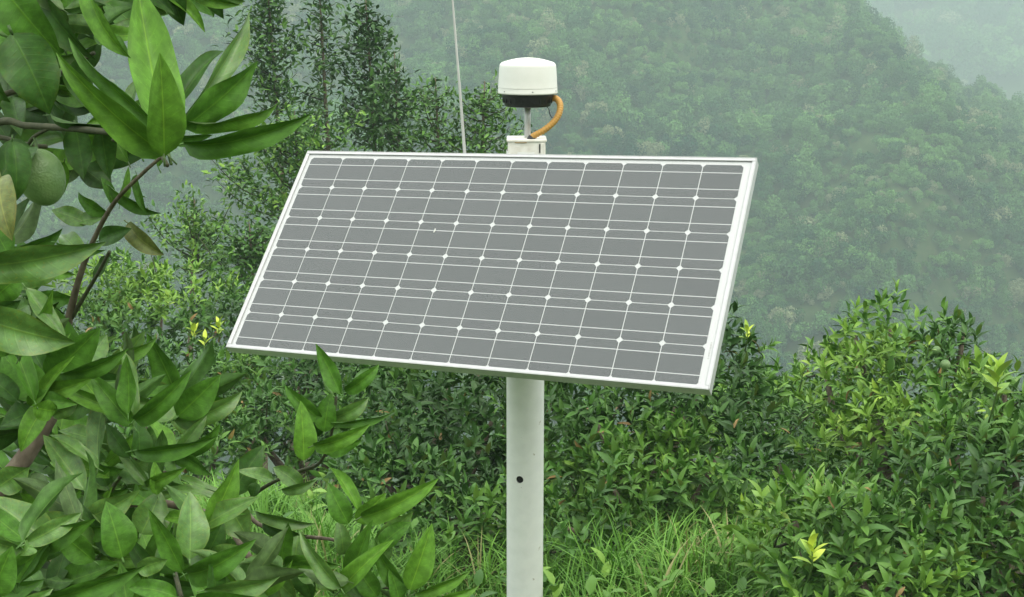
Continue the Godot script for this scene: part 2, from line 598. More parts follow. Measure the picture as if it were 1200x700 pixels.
# ------------------------------------------------------------------ terrain
func ridge_px(px: float) -> float:                               # height in the photo at which the near hill's edge runs
	var at := [[-400.0, -130.0], [970.0, -18.0], [1060.0, 62.0], [1130.0, 96.0], [1190.0, 124.0], [1300.0, 190.0], [1500.0, 420.0]]
	for k in at.size() - 1:
		if px < at[k + 1][0]: return lerpf(at[k][1], at[k + 1][1], clampf((px - at[k][0]) / (at[k + 1][0] - at[k][0]), 0, 1))
	return 420.0

func ground_y(x: float, d: float) -> float:
	var n := noise.get_noise_2d(x * 6.0, d * 6.0) * 0.10
	if d < 0.0: return 0.72 - d * 0.30 + n
	if d < 2.2: return 0.72 + n * 0.4
	if d < 3.4: return lerpf(0.72, 0.0, smoothstep(2.2, 3.4, d)) + n * 0.4
	if d < 5.6: return -0.10 * (d - 3.4) / 2.2 + n * 0.5
	if d < 150.0: return -0.10 - 0.43 * (d - 5.6) + n * minf(d / 6.0, 8.0)
	var px := x / d * F + 600.0
	var big := noise.get_noise_2d(x * 0.55, d * 0.55) * 16.0 + noise.get_noise_2d(x * 1.6 + 300, d * 1.6) * 6.0
	var spur := sin((px - d * 2.1) * 0.0125) * 9.0
	var dr := 318.0
	var hill := -62.3 + 0.60 * (d - 150.0) + (big + spur) * smoothstep(150.0, 190.0, d)
	var el := -(deg_to_rad(13.0) + atan((ridge_px(px) - 350.0) / F))
	var top := EYE.y + tan(el) * dr - 3.5 + noise.get_noise_2d(px * 1.5, 7.0) * 3.0
	if d > dr: top -= (d - dr) * 0.55
	var near := minf(hill, top) if d < dr + 120.0 else top
	var far := -60.0 + 0.62 * (d - 500.0) + noise.get_noise_2d(x * 0.35, d * 0.35) * 30.0
	return maxf(maxf(near, -80.0), minf(far, 46.0))

func polar_sheet(radii: Array, a0: float, a1: float, na: int) -> ArrayMesh:
	var rows := []
	for r in radii:
		var row := []
		for j in na + 1:
			var a := lerpf(a0, a1, float(j) / na)
			var x: float = sin(a) * r
			var d: float = cos(a) * r
			row.append(Vector3(x, ground_y(x, d), -d))
		rows.append(row)
	var st := new_st()
	sheet(st, rows, 0, true)
	return done(st)

func make_terrain() -> void:
	var near := []
	var r := 0.25
	while r < 150.0:
		near.append(r)
		r *= 1.07
	near.append(150.0)
	var soil := mat(Color.WHITE, 0.95, 0.15)
	soil.albedo_texture = noise_tex(0.012, [[0.0, lin(0.035, 0.060, 0.018)], [0.5, lin(0.055, 0.085, 0.026)], [0.8, lin(0.085, 0.080, 0.042)], [1.0, lin(0.12, 0.095, 0.06)]], 512, 61)
	soil.uv1_triplanar = true
	soil.uv1_world_triplanar = true
	soil.uv1_scale = Vector3(0.35, 0.35, 0.35)
	soil.normal_enabled = true
	soil.normal_texture = noise_tex(0.05, [], 512, 62, true)
	tag(put("ground", polar_sheet(near, -PI, PI, 160), soil, self), "grassy orchard ground falling away to the valley", "", "", "structure")
	var far := []
	r = 150.0
	while r < 720.0:
		far.append(r)
		r += 3.0 if r < 460.0 else 8.0
	var scrub := mat(Color.WHITE, 0.95, 0.1)
	scrub.albedo_texture = noise_tex(0.02, [[0.0, lin(0.030, 0.060, 0.020)], [0.7, lin(0.055, 0.095, 0.030)], [1.0, lin(0.12, 0.115, 0.06)]], 512, 63)
	scrub.uv1_triplanar = true
	scrub.uv1_world_triplanar = true
	scrub.uv1_scale = Vector3(0.05, 0.05, 0.05)
	tag(put("hillside", polar_sheet(far, -0.75, 0.75, 220), scrub, self), "steep wooded hillside across the valley", "", "", "structure")

# one far tree crown, about 1 m in radius: leaf clumps over an uneven, lobed volume
func far_crown(seed_: int, clumps: int, tall: float) -> ArrayMesh:
	var r := RandomNumberGenerator.new()
	r.seed = seed_
	var st := new_st()
	var lobes := []
	for k in 6:
		lobes.append([Vector3(r.randf_range(-.6, .6), r.randf_range(-.1, .75) * tall, r.randf_range(-.6, .6)), r.randf_range(.26, .52)])
	for k in clumps:
		var l: Array = lobes[k % 6]
		var d := Vector3(r.randfn(), r.randfn() + 0.35, r.randfn()).normalized()
		var p: Vector3 = l[0] + Vector3(d.x, d.y * tall, d.z) * l[1] * r.randf_range(0.72, 1.08)
		var n := (d + Vector3(r.randfn(), r.randfn(), r.randfn()) * 0.55).normalized()
		var u := n.cross(Vector3(r.randfn(), r.randfn(), r.randfn())).normalized()
		var v := n.cross(u)
		var s := r.randf_range(0.04, 0.095)
		var sh := r.randf_range(0.7, 1.3)
		var q := [p - u * s, p + v * s * 0.7 + n * s * 0.3, p + u * s * 1.2, p - v * s * 0.6 + n * s * 0.2]
		for t in [[0, 1, 2], [0, 2, 3]]:
			for i in t:
				st.set_smooth_group(-1)
				st.set_color(Color(sh, sh, sh))
				st.add_vertex(q[i])
	return done(st)

func forest(called: String, label: String, d0: float, d1: float, px0: float, px1: float, n: int, rad: float, seed_: int) -> void:
	var r := RandomNumberGenerator.new()
	r.seed = seed_
	var holder := Node3D.new()
	holder.name = called
	add_child(holder, true)
	tag(holder, label, "forest", "", "stuff")
	var kinds := [far_crown(seed_ + 1, 800, 0.9), far_crown(seed_ + 2, 800, 1.2), far_crown(seed_ + 3, 800, 0.75), far_crown(seed_ + 4, 800, 1.6)]
	var lists := [[], [], [], []]
	for i in n:
		var d := sqrt(lerpf(d0 * d0, d1 * d1, r.randf()))
		var px := r.randf_range(px0, px1)
		var x := (px - 600.0) / F * d
		var bare := noise.get_noise_2d(x * 1.3 + 900, d * 1.3)
		if bare > 0.42 and r.randf() < 0.6: continue
		var s := rad * (0.45 + 1.1 * pow(r.randf(), 1.8)) * (1.0 + 0.5 * noise.get_noise_2d(x * 2.0, d * 2.0 + 50))
		var k := r.randi() % 4
		if k == 3 and r.randf() < 0.55: k = 0
		var t := Transform3D(Basis(Vector3.UP, r.randf() * TAU) * Basis.from_scale(Vector3(s, s * r.randf_range(.85, 1.25), s)), Vector3(x, ground_y(x, d) + s * 0.35, -d))
		var g := noise.get_noise_2d(x * 1.1, d * 1.1 + 700) * 0.45 + r.randf_range(-0.5, 0.5)
		g = clampf(g * 1.4, -0.75, 1.0)
		var c := Color(0.076 + 0.095 * g, 0.190 + 0.170 * g, 0.055 + 0.038 * g)
		if r.randf() < 0.06: c = Color(0.24, 0.29, 0.15)
		lists[k].append([t, c])
	for k in 4:
		var mm := MultiMesh.new()
		mm.transform_format = MultiMesh.TRANSFORM_3D
		mm.use_colors = true
		mm.mesh = kinds[k]
		mm.instance_count = lists[k].size()
		for i in lists[k].size():
			mm.set_instance_transform(i, lists[k][i][0])
			mm.set_instance_color(i, lists[k][i][1])
		var o := MultiMeshInstance3D.new()
		o.name = "treetops"
		o.multimesh = mm
		o.material_override = M.wood_far
		o.set_meta("kind", "stuff")
		holder.add_child(o, true)

func grass(d0: float, d1: float, px0: float, px1: float, n: int) -> void:
	var r := RandomNumberGenerator.new()
	r.seed = 77
	var holder := Node3D.new()
	holder.name = "grass"
	add_child(holder, true)
	tag(holder, "tall green grass growing between the citrus trees", "grass", "", "stuff")
	var gm := mat(Color.WHITE, 0.5, 0.4)
	gm.vertex_color_use_as_albedo = true
	gm.backlight_enabled = true
	gm.backlight = Color(0.4, 0.45, 0.15)
	for v in 3:
		var st := new_st()
		var base := 0
		for b in 9:
			var ang := r.randf() * TAU
			var o := Vector3(r.randfn(), 0, r.randfn()) * 0.045
			var out := Vector3(cos(ang), 0, sin(ang))
			var side := Vector3(-out.z, 0, out.x)
			var h := r.randf_range(0.55, 1.1)
			var bend := r.randf_range(0.15, 0.75)
			var w := r.randf_range(0.009, 0.017)
			var rows := []
			for i in 7:
				var t := i / 6.0
				var p := o + Vector3.UP * h * (t - bend * 0.45 * t * t * t) + out * bend * h * t * t
				var ww := w * (1.0 - pow(t, 2.2)) + 0.0008
				rows.append([p - side * ww, p + Vector3(0, -ww * 0.4, 0), p + side * ww])
			base = sheet(st, rows, base)
		var mesh := done(st)
		var ts := []
		for i in n / 3:
			var d := sqrt(lerpf(d0 * d0, d1 * d1, r.randf()))
			var x := (r.randf_range(px0, px1) - 600.0) / F * d
			var gx := x / d * F + 600.0
			if d > 4.9 and ((gx > 425 and gx < 600) or (gx > 640 and gx < 690)): continue
			var thin := noise.get_noise_2d(x * 25.0, d * 25.0)
			if thin < -0.28 and r.randf() < 0.6: continue
			var s := r.randf_range(0.16, 0.38) * (1.0 + thin * 0.6)
			ts.append([Transform3D(Basis(Vector3.UP, r.randf() * TAU).scaled(Vector3(s, s, s) * Vector3(1, 1, 1)), Vector3(x, ground_y(x, d) - 0.01, -d)), r.randf()])
		var mm := MultiMesh.new()
		mm.transform_format = MultiMesh.TRANSFORM_3D
		mm.use_colors = true
		mm.mesh = mesh
		mm.instance_count = ts.size()
		for i in ts.size():
			mm.set_instance_transform(i, ts[i][0])
			var k: float = ts[i][1]
			mm.set_instance_color(i, Color(0.088, 0.235, 0.028).lerp(Color(0.175, 0.375, 0.048), k) if k < 0.955 else Color(0.30, 0.29, 0.12))
		var o2 := MultiMeshInstance3D.new()
		o2.name = "blades"
		o2.multimesh = mm
		o2.material_override = gm
		o2.set_meta("kind", "stuff")
		holder.add_child(o2, true)

func weeds() -> void:
	var r := RandomNumberGenerator.new()
	r.seed = 91
	var mm := MultiMesh.new()
	mm.transform_format = MultiMesh.TRANSFORM_3D
	mm.use_colors = true
	mm.mesh = small_leaves[1]
	var ts := []
	for i in 420:
		var d := r.randf_range(4.2, 7.5)
		var x := (r.randf_range(200, 1000) - 600.0) / F * d
		if r.randf() < 0.5: x = (r.randf_range(640, 920) - 600.0) / F * d
		var h := r.randf_range(0.08, 0.30)
		for k in 7:
			var ang := k * 2.4 + i
			var ld := Vector3(cos(ang), r.randf_range(0.1, 0.9), sin(ang)).normalized()
			var nz := (Vector3.UP - ld * ld.y).normalized()
			var l := r.randf_range(0.05, 0.09)
			ts.append(Transform3D(Basis(ld.cross(nz) * l * 1.3, ld * l, nz * l), Vector3(x, ground_y(x, d) + h * (0.4 + k * 0.1), -d)))
	mm.instance_count = ts.size()
	for i in ts.size():
		mm.set_instance_transform(i, ts[i])
		var c: Array = PALETTE[1 + (i / 7) % 3]
		mm.set_instance_color(i, Color(c[0], c[1], c[2]))
	var o := MultiMeshInstance3D.new()
	o.name = "weeds"
	o.multimesh = mm
	o.material_override = M.foliage
	tag(o, "low broad-leaved weeds growing among the grass", "weeds", "", "stuff")
	add_child(o, true)

# ------------------------------------------------------------------ the panel and its pole
const POLE_D := 4.335
func make_panel() -> void:
	var u := Vector3(0.9188, 0.0308, -0.0)
	u = Vector3(0.9188, 0.0308, 0.3935).normalized()
	var v := Vector3(-0.2539, -0.7172, 0.6490)
	v = (v - u * u.dot(v)).normalized()
	var n := v.cross(u).normalized() * -1.0
	if n.z < 0.0: n = -n
	var w := 1.590
	var h := 0.800
	var corner := EYE + Vector3(-0.7189, -0.5047, -4.4969)
	var o := thing("solar_panel", corner + v * h, "tilted silver-framed solar panel of grey cells on the white pole", "solar panel")
	o.transform = Transform3D(Basis(u, -v, n), corner + v * h)          # x right, y up the slope, z out of the glass
	var dz := 0.035
	var lip := 0.010
	# frame: four rails, each an L of an outer wall and a lip over the glass
	for s in 2:
		var st := new_st()
		st.append_from(box_mesh(Vector3(w, 0.0024, dz), 0.0006), 0, Transform3D(Basis(), Vector3(w / 2, (0.0012 if s == 0 else h - 0.0012), -dz / 2)))
		st.append_from(box_mesh(Vector3(w - 0.006, lip, 0.0024), 0.0007), 0, Transform3D(Basis(), Vector3(w / 2, (lip / 2 + 0.0026 if s == 0 else h - lip / 2 - 0.0026), -0.0014)))
		st.append_from(box_mesh(Vector3(w - 0.05, 0.024, 0.0024), 0.0007), 0, Transform3D(Basis(), Vector3(w / 2, (0.0148 if s == 0 else h - 0.0148), -dz + 0.0014)))
		put("frame_rail", st.commit(), M.alu, o)
	for s in 2:
		var st := new_st()
		st.append_from(box_mesh(Vector3(0.0024, h - 0.005, dz), 0.0006), 0, Transform3D(Basis(), Vector3((0.0012 if s == 0 else w - 0.0012), h / 2, -dz / 2 - 0.0002)))
		st.append_from(box_mesh(Vector3(lip, h - 2 * lip - 0.0062, 0.0024), 0.0007), 0, Transform3D(Basis(), Vector3((lip / 2 + 0.0026 if s == 0 else w - lip / 2 - 0.0026), h / 2, -0.0018)))
		st.append_from(box_mesh(Vector3(0.024, h - 0.06, 0.0024), 0.0007), 0, Transform3D(Basis(), Vector3((0.0148 if s == 0 else w - 0.0148), h / 2, -dz + 0.0018)))
		put("frame_rail", st.commit(), M.alu, o)
	put("back_sheet", box_mesh(Vector3(w - 0.007, h - 0.007, 0.003), 0.0005), M.back, o, Transform3D(Basis(), Vector3(w / 2, h / 2, -0.0085)))
	# 12 x 6 pseudo-square cells
	var pitch := 0.1275
	var c := 0.1247 / 2.0
	var cut := 0.0085
	var outline := [Vector2(-c + cut, -c), Vector2(c - cut, -c), Vector2(c, -c + cut), Vector2(c, c - cut), Vector2(c - cut, c), Vector2(-c + cut, c), Vector2(-c, c - cut), Vector2(-c, -c + cut)]
	var cell := plate(outline, 0.0, 0.0006)
	for i in 12:
		for j in 6:
			put("cell", cell, M.cell[rng.randi() % 4], o, Transform3D(Basis(), Vector3(0.0251 + pitch * (i + 0.5), h - 0.0243 - pitch * (j + 0.5), -0.0068)))
	# two ribbons along every row
	var ribbon := box_mesh(Vector3(pitch * 12 + 0.006, 0.0024, 0.0003), 0.0001)
	for j in 6:
		for k in [0.25, 0.74]:
			put("busbar", ribbon, M.ribbon, o, Transform3D(Basis(), Vector3(0.0251 + pitch * 6, h - 0.0243 - pitch * (j + k), -0.0059)))
	var pane := QuadMesh.new()
	pane.size = Vector2(w - 0.008, h - 0.008)
	put("cover_glass", pane, M.glass, o, Transform3D(Basis(), Vector3(w / 2, h / 2, -0.0042)))
	# small printed strip at the lower right edge, a white fleck on the glass
	var st := new_st()
	for k in 7:
		st.append_from(box_mesh(Vector3(0.004, 0.0035 + 0.002 * (k % 3), 0.0002), 0.00005), 0, Transform3D(Basis(), Vector3(w - 0.0225, 0.10 + k * 0.0085, -0.0066)))
	put("printed_strip", st.commit(), M.print, o)
	put("white_fleck", tube([Vector3(0.595, 0.480, -0.0036), Vector3(0.598, 0.487, -0.0034), Vector3(0.596, 0.495, -0.0036)], [0.0016, 0.0022, 0.0012], 6, 3), M.dropping, o)
	# junction box and mounting frame behind
	put("junction_box", box_mesh(Vector3(0.14, 0.10, 0.028), 0.004), M.black, o, Transform3D(Basis(), Vector3(w / 2 - 0.3, h - 0.14, -0.028)))
	for s in [0.28, 0.52]:
		put("mounting_rail", box_mesh(Vector3(0.9, 0.04, 0.04), 0.003), M.steel, o, Transform3D(Basis(), Vector3(w / 2, h * (s + 0.1), -dz - 0.021)))
	# bracket arms from the pole forward to the rails
	var inv := o.transform.affine_inverse()
	for s in [[0.38, 2.35 - 0.74], [0.62, 2.35 - 0.62]]:
		for e in [-0.045, 0.045]:
			var a := Vector3(0.047 + e * 1.9, s[1], -POLE_D + 0.02)
			var b := o.transform * Vector3(w / 2 + e * 3.0 - 0.02, h * s[0], -dz - 0.042)
			put("bracket_arm", tube([inv * a, inv * b], [0.012, 0.012], 8, 1), M.steel, o)
	for s in [0.0, 1.0]:
		var yy: float = 2.35 - 0.74 + s * 0.12
		put("pole_clamp", lathe([[0.068, -0.02], [0.074, -0.02], [0.074, 0.02], [0.068, 0.02]], 32), M.steel, o, inv * Transform3D(Basis(), Vector3(0.047, yy, -POLE_D)))

# a tube with a round hole drilled through its wall at height hy and angle ha (0 faces +z)
func drilled_tube(rad: float, y0: float, y1: float, hy: float, ha: float, hr: float) -> ArrayMesh:
	var st := new_st()
	var at := func(a: float, y: float) -> Vector3: return Vector3(sin(a + ha) * rad, y, cos(a + ha) * rad)
	var quad := func(q: Array) -> void:                          # q: [angle, y] x 4, seen from outside anticlockwise
		for k in [0, 2, 1, 0, 3, 2]:
			st.set_normal(Vector3(sin(q[k][0] + ha), 0, cos(q[k][0] + ha)))
			st.add_vertex(at.call(q[k][0], q[k][1]))
	var half := PI / 12.0                                        # the patch round the hole spans +-half and +-ph
	var ph := half * rad
	var n := 72
	var ys := [y0, hy - ph, hy + ph, y1]
	for i in n:
		var a := -half + (TAU * i) / n
		var b := -half + (TAU * (i + 1)) / n
		for k in 3:
			if k == 1 and i < n / 12: continue
			quad.call([[a, ys[k]], [b, ys[k]], [b, ys[k + 1]], [a, ys[k + 1]]])
	var m := 48
	for i in m:
		var e := []
		for k in [i, i + 1]:
			var t = TAU * k / m
			var c := Vector2(cos(t), sin(t))
			var sq := c / maxf(absf(c.x), absf(c.y))
			e.append([[c.x * hr / rad, hy + c.y * hr], [sq.x * half, hy + sq.y * ph]])
		quad.call([e[0][0], e[0][1], e[1][1], e[1][0]])
		for k in [0, 1, 2, 0, 2, 3]:                             # the wall of the hole
			var q: Array = e[0][0] if k in [0, 3] else e[1][0]
			var p: Vector3 = at.call(q[0], q[1])
			if k > 1: p -= Vector3(sin(ha), 0, cos(ha)) * 0.0045
			st.set_normal(Vector3(0, 1, 0))
			st.add_vertex(p)
	return st.commit()

func make_pole() -> void:
	var x := 0.047
	var gy := ground_y(x, POLE_D)
	var top := on_pole(176.0, POLE_D).y
	var o := thing("pole", Vector3(x, gy, -POLE_D), "round white painted steel pole carrying the solar panel", "pole")
	var hole_y := on_pole(562.0, POLE_D - 0.06).y - gy
	var len_ := top - gy + 0.3
	put("post", drilled_tube(0.0665, -0.3, len_ - 0.3, hole_y, -0.30, 0.0130), M.paint, o)
	put("bore", lathe([[0.0, -0.29], [0.0615, -0.29], [0.0615, len_ - 0.32], [0.0, len_ - 0.31]], 40), M.hole, o)
	put("base_flange", lathe([[0.0, 0.0], [0.15, 0.0], [0.15, 0.012], [0.069, 0.014], [0.069, 0.03]], 40), M.paint, o)

func make_sensor() -> void:
	var x := 0.047
	var box_low := on_pole(186.0, POLE_D - 0.06).y - 0.04
	var box_top := on_pole(163.5, POLE_D - 0.06).y
	var hb := box_top - box_low
	var b := thing("cap_box", Vector3(x + 0.002, box_low, -POLE_D), "ivory square box capping the pole behind the panel", "junction box")
	put("body", box_mesh(Vector3(0.126, hb - 0.006, 0.12), 0.004), M.ivory, b, Transform3D(Basis(), Vector3(0, hb / 2 - 0.003, 0)))
	put("lid", box_mesh(Vector3(0.134, 0.010, 0.128), 0.003), M.ivory, b, Transform3D(Basis(), Vector3(0, hb - 0.0045, 0)))
	put("hinge", box_mesh(Vector3(0.005, 0.03, 0.004), 0.001), M.black, b, Transform3D(Basis(), Vector3(0.044, hb - 0.030, 0.0615)))
	put("side_flange", box_mesh(Vector3(0.014, hb - 0.012, 0.004), 0.001), M.ivory, b, Transform3D(Basis(), Vector3(0.053, hb / 2 - 0.006, 0.063)))
	put("lid_rim", box_mesh(Vector3(0.04, 0.003, 0.003), 0.001), mat(lin(0.35, 0.26, 0.14), 0.8), b, Transform3D(Basis(), Vector3(-0.02, hb - 0.0105, 0.0625)))
	# the sensor head
	var cx := 618.2
	var y0 := on_pole(124.5, POLE_D, cx).y
	var y1 := on_pole(109.0, POLE_D, cx).y
	var y2 := on_pole(67.5, POLE_D, cx).y
	var sx := (cx - 600.0) / F * POLE_D
	var o := thing("weather_sensor", Vector3(sx, box_top, -POLE_D), "white drum-shaped weather sensor with black base above the panel", "sensor")
	var z0 := y0 - box_top
	var z1 := y1 - box_top
	var z2 := y2 - box_top
	var hh := z2 - z1
	put("stem", lathe([[0.0, -0.002], [0.0105, -0.002], [0.0105, z0 + 0.01], [0.0, z0 + 0.01]], 20), mat(lin(0.55, 0.56, 0.55), 0.4, 0.5, 0.3), o)
	var base := [[0.0, z0], [0.073, z0], [0.077, z0 + 0.003], [0.079, z0 + 0.012], [0.085, z1 - 0.012], [0.0865, z1 - 0.010], [0.0865, z1 + 0.006], [0.0, z1 + 0.006]]
	put("base", lathe(base, 56), M.black, o)
	var dome := [[0.084, z1 - 0.001], [0.0985, z1 - 0.001], [0.1005, z1 + 0.001], [0.1005, z1 + 0.004], [0.0998, z1 + 0.006], [0.0978, z1 + hh * 0.4], [0.0955, z1 + hh * 0.70], [0.0948, z1 + hh * 0.74]]
	for k in range(1, 7):
		var a := k / 6.0 * (PI / 2 - 0.20)
		dome.append([0.0948 - 0.017 * (1 - cos(a)), z1 + hh * 0.75 + hh * 0.135 * sin(a)])
	var er: float = dome[-1][0]
	var ey: float = dome[-1][1]
	for k in range(1, 7):
		var t := k / 6.0
		dome.append([er * (1.0 - t), ey + (z2 - ey) * (1.0 - (1.0 - t) * (1.0 - t))])
	put("dome", lathe(dome, 64), M.dome, o)
	for k in 24:
		var a := TAU * k / 24
		put("rib", box_mesh(Vector3(0.003, z1 - z0 - 0.026, 0.004), 0.0006), M.black, o, Transform3D(Basis(Vector3.UP, -a + PI / 2), Vector3(cos(a) * 0.0826, (z0 + z1) / 2, sin(a) * 0.0826)))
	put("seam", lathe([[0.0992, z1 + hh * 0.16], [0.1002, z1 + hh * 0.165], [0.0992, z1 + hh * 0.17]], 56), mat(lin(0.5, 0.5, 0.46), 0.6), o)
	for k in 6:
		var a := TAU * (k + 0.35) / 6
		var sc := SphereMesh.new()
		sc.radius = 0.0032
		sc.height = 0.004
		sc.radial_segments = 10
		sc.rings = 5
		put("screw", sc, M.steel, o, Transform3D(Basis(), Vector3(cos(a) * 0.0994, z1 + hh * 0.08, sin(a) * 0.0994)))
	# conduit from the sensor's base down into the box
	var pts := []
	var rad := []
	for q in [[642, 117, 0.0], [650, 115, 0.01], [656, 121, 0.03], [655.5, 132, 0.045], [649, 143, 0.05], [637, 153, 0.05], [624.5, 160, 0.045], [621, 166, 0.04]]:
		pts.append(on_pole(q[1], POLE_D - q[2], q[0]))
		rad.append(0.0105)
	var s := spline(pts, rad, 14)
	for i in s[1].size(): s[1][i] = 0.0112 if i % 3 != 1 else 0.0090
	var st := new_st()
	sheet(st, tube_rows(s[0], s[1], 12), 0)
	var cord := put("cable_conduit", done(st), M.conduit, self)
	tag(cord, "orange corrugated conduit looping from the sensor down to the box", "cable")
	for q in [[643.5, 116.6, 0.002, 15.0], [622.8, 163.0, 0.043, -30.0]]:
		var g := Transform3D(Basis(Vector3.BACK, deg_to_rad(q[3] + (75.0 if q[3] > 0 else 0.0))), on_pole(q[1], POLE_D - q[2], q[0]) - o.position)
		put("cable_gland", lathe([[0.0, -0.009], [0.013, -0.009], [0.0145, -0.006], [0.0145, 0.004], [0.0125, 0.009], [0.0, 0.009]], 12), M.black, o, g)
	# thin black wire beside it
	var wp := []
	for q in [[640, 124], [643, 128], [644.5, 134], [647, 138], [651, 139]]: wp.append(on_pole(q[1], POLE_D - 0.02, q[0]))
	tag(put("thin_wire", tube(wp, [0.0015, 0.0015, 0.0015, 0.0015, 0.0015], 6, 5), M.black, self), "short thin black wire dangling under the sensor base", "wire")
	# leaning whip antenna behind the panel's top rail
	var a0 := on_pole(200.0, POLE_D + 0.02, 546.0)
	var a1 := on_pole(120.0, POLE_D + 0.02, 540.0)
	var a2 := on_pole(40.0, POLE_D + 0.02, 533.5)
	var a3 := on_pole(-120.0, POLE_D + 0.02, 521.0)
	var an := thing("whip_antenna", a0, "thin grey whip antenna rising behind the panel's top edge", "antenna")
	put("rod", tube([Vector3.ZERO, a1 - a0, a2 - a0, a3 - a0], [0.0062, 0.0048, 0.0038, 0.0025], 10, 5), M.rod, an)
	put("mount", box_mesh(Vector3(0.05, 0.05, 0.12), 0.004), M.steel, an, Transform3D(Basis(), Vector3(0, -0.005, 0.02)))

# ------------------------------------------------------------------ the near citrus
func make_near_tree() -> void:
	var base := Vector3(-1.05, ground_y(-1.05, 1.45), -1.45)
	near_tree = thing("citrus_tree", base, "large citrus tree close on the left, with big leaves and one green fruit", "tree", "")
	var tr := P(-60, 620, 1.55)
	put("trunk", tube([Vector3(0, -0.05, 0), Vector3(0.05, 0.30, 0), Vector3(0.12, 0.55, -0.05), tr - base], [0.075, 0.06, 0.05, 0.04], 12, 5), M.bark, near_tree)
	near_branch("branch", [[-60, 620, 1.55, 22], [10, 560, 1.6, 12], [58, 490, 1.62, 9], [76, 452, 1.62, 8], [76, 400, 1.6, 5.5], [90, 335, 1.55, 4], [108, 285, 1.5, 3.2], [132, 240, 1.42, 2.6], [165, 205, 1.3, 2.2], [194, 180, 1.22, 1.9]], M.bark, 10)
	near_branch("twig", [[84, 372, 1.58, 3], [100, 345, 1.55, 2.4], [116, 318, 1.5, 2.2], [128, 295, 1.46, 2]], M.twig)
	near_branch("branch", [[-60, 170, 1.5, 8], [0, 143, 1.4, 4.5], [28, 147, 1.38, 4], [60, 149, 1.36, 4], [110, 153, 1.32, 3.8], [160, 160, 1.27, 3.4], [180, 170, 1.24, 3], [196, 194, 1.21, 2.6]], M.twig)
	near_branch("twig", [[-40, 155, 1.45, 3], [5, 162, 1.42, 3], [33, 170, 1.4, 3], [55, 172, 1.4, 2.6]], M.twig)
	near_branch("twig", [[33, 170, 1.4, 2.4], [40, 160, 1.38, 2.2], [58, 150, 1.36, 2.2]], M.twig)
	near_branch("twig", [[-20, 118, 1.5, 4], [20, 106, 1.5, 3.5], [60, 92, 1.5, 3], [110, 62, 1.45, 2.4]], M.twig)
	near_branch("twig", [[132, 165, 1.3, 2.4], [150, 142, 1.32, 2.2], [170, 120, 1.34, 2]], M.twig)
	near_branch("branch", [[-60, 640, 1.6, 14], [60, 610, 1.7, 8], [140, 592, 1.72, 5.5], [190, 590, 1.7, 4.6], [240, 602, 1.66, 4.5], [270, 622, 1.62, 4.2], [288, 648, 1.58, 4.4], [302, 668, 1.55, 4.2], [312, 700, 1.5, 4], [330, 760, 1.5, 4]], M.bark)
	near_branch("twig", [[250, 575, 1.7, 2.5], [280, 590, 1.66, 2.6], [298, 611, 1.62, 2.6], [320, 622, 1.58, 2.4], [345, 628, 1.56, 2.6], [385, 632, 1.5, 2.2], [418, 640, 1.45, 2]], M.bark)
	near_branch("twig", [[270, 606, 1.64, 2.5], [300, 578, 1.6, 2.4], [325, 563, 1.57, 2.2], [352, 552, 1.54, 2.2], [375, 542, 1.5, 2], [388, 510, 1.47, 1.8], [394, 465, 1.45, 1.6]], M.twig)
	near_branch("twig", [[130, 575, 1.55, 2.6], [140, 560, 1.5, 2.4], [165, 530, 1.47, 2.2], [180, 505, 1.45, 2]], M.twig)
	near_branch("twig", [[180, 595, 1.5, 3], [196, 640, 1.4, 2.6], [212, 700, 1.3, 3]], M.twig)
	near_branch("twig", [[400, 720, 1.4, 3], [430, 690, 1.4, 2.4], [465, 690, 1.4, 2.2], [485, 690, 1.38, 2]], M.twig)
	near_branch("twig", [[418, 640, 1.45, 2], [424, 620, 1.43, 1.8], [428, 600, 1.42, 1.6]], M.green_stem)
	# the fruit
	var st := new_st()
	var rows := []
	for i in 19:
		var t := PI * i / 18.0
		var row := []
		for j in 25:
			var a := TAU * j / 24
			var rr := sin(t) * (1.0 + 0.06 * cos(t))
			row.append(Vector3(cos(a) * rr, cos(t) * 1.24, sin(a) * rr) * 0.0245)
		rows.append(row)
	sheet(st, rows, 0, true)
	put("fruit", done(st), M.fruit, near_tree, Transform3D(Basis(Vector3.BACK, 0.25), P(48, 208, 1.34) - base))
	near_branch("twig", [[40, 160, 1.38, 2], [42, 170, 1.38, 2], [44, 182, 1.38, 2]], M.green_stem)
	# upper rosette: a fan of big fresh leaves
	lf(196, 172, 160, -22, 66, 1.24, 0.05, 12, 2, 4)
	lf(190, 150, 80, 44, 26, 1.22, -0.02, -35, 0, 1)
	lf(194, 180, 66, 62, 40, 1.18, -0.06, -18, 2, 2)
	lf(192, 182, 187, 62, 48, 1.15, -0.04, 10, 2, 0)
	lf(214, 150, 302, 72, 40, 1.22, 0.02, 25, 0, 3)
	lf(214, 140, 292, 12, 30, 1.30, 0.06, 30, 3, 1)
	lf(212, 140, 326, 120, 26, 1.22, 0.03, 52, 2, 2)
	lf(216, 168, 364, 134, 34, 1.20, -0.02, 30, 0, 2)
	lf(197, 166, 249, 158, 15, 1.24, 0.02, 20, 0, 0)
	lf(205, 130, 262, 60, 30, 1.30, 0.05, -30, 1, 5)
	lf(105, -14, 153, 68, 30, 1.25, 0.0, 40, 2, 2)
	lf(200, -20, 215, 30, 40, 1.5, 0.0, 10, 1)
	lf(240, -30, 262, 22, 30, 1.6, 0.0, 20, 1)
	lf(190, -10, 240, 38, 24, 1.5, 0.0, -30, 2)
	lf(225, -8, 282, 6, 18, 1.5, 0.0, 20, 2)
	lf(178, -12, 205, 18, 20, 1.55, 0.0, 20, 0)
	# upper left big leaves
	lf(2, -16, 72, 66, 60, 1.28, 0.02, 15, 0, 0)
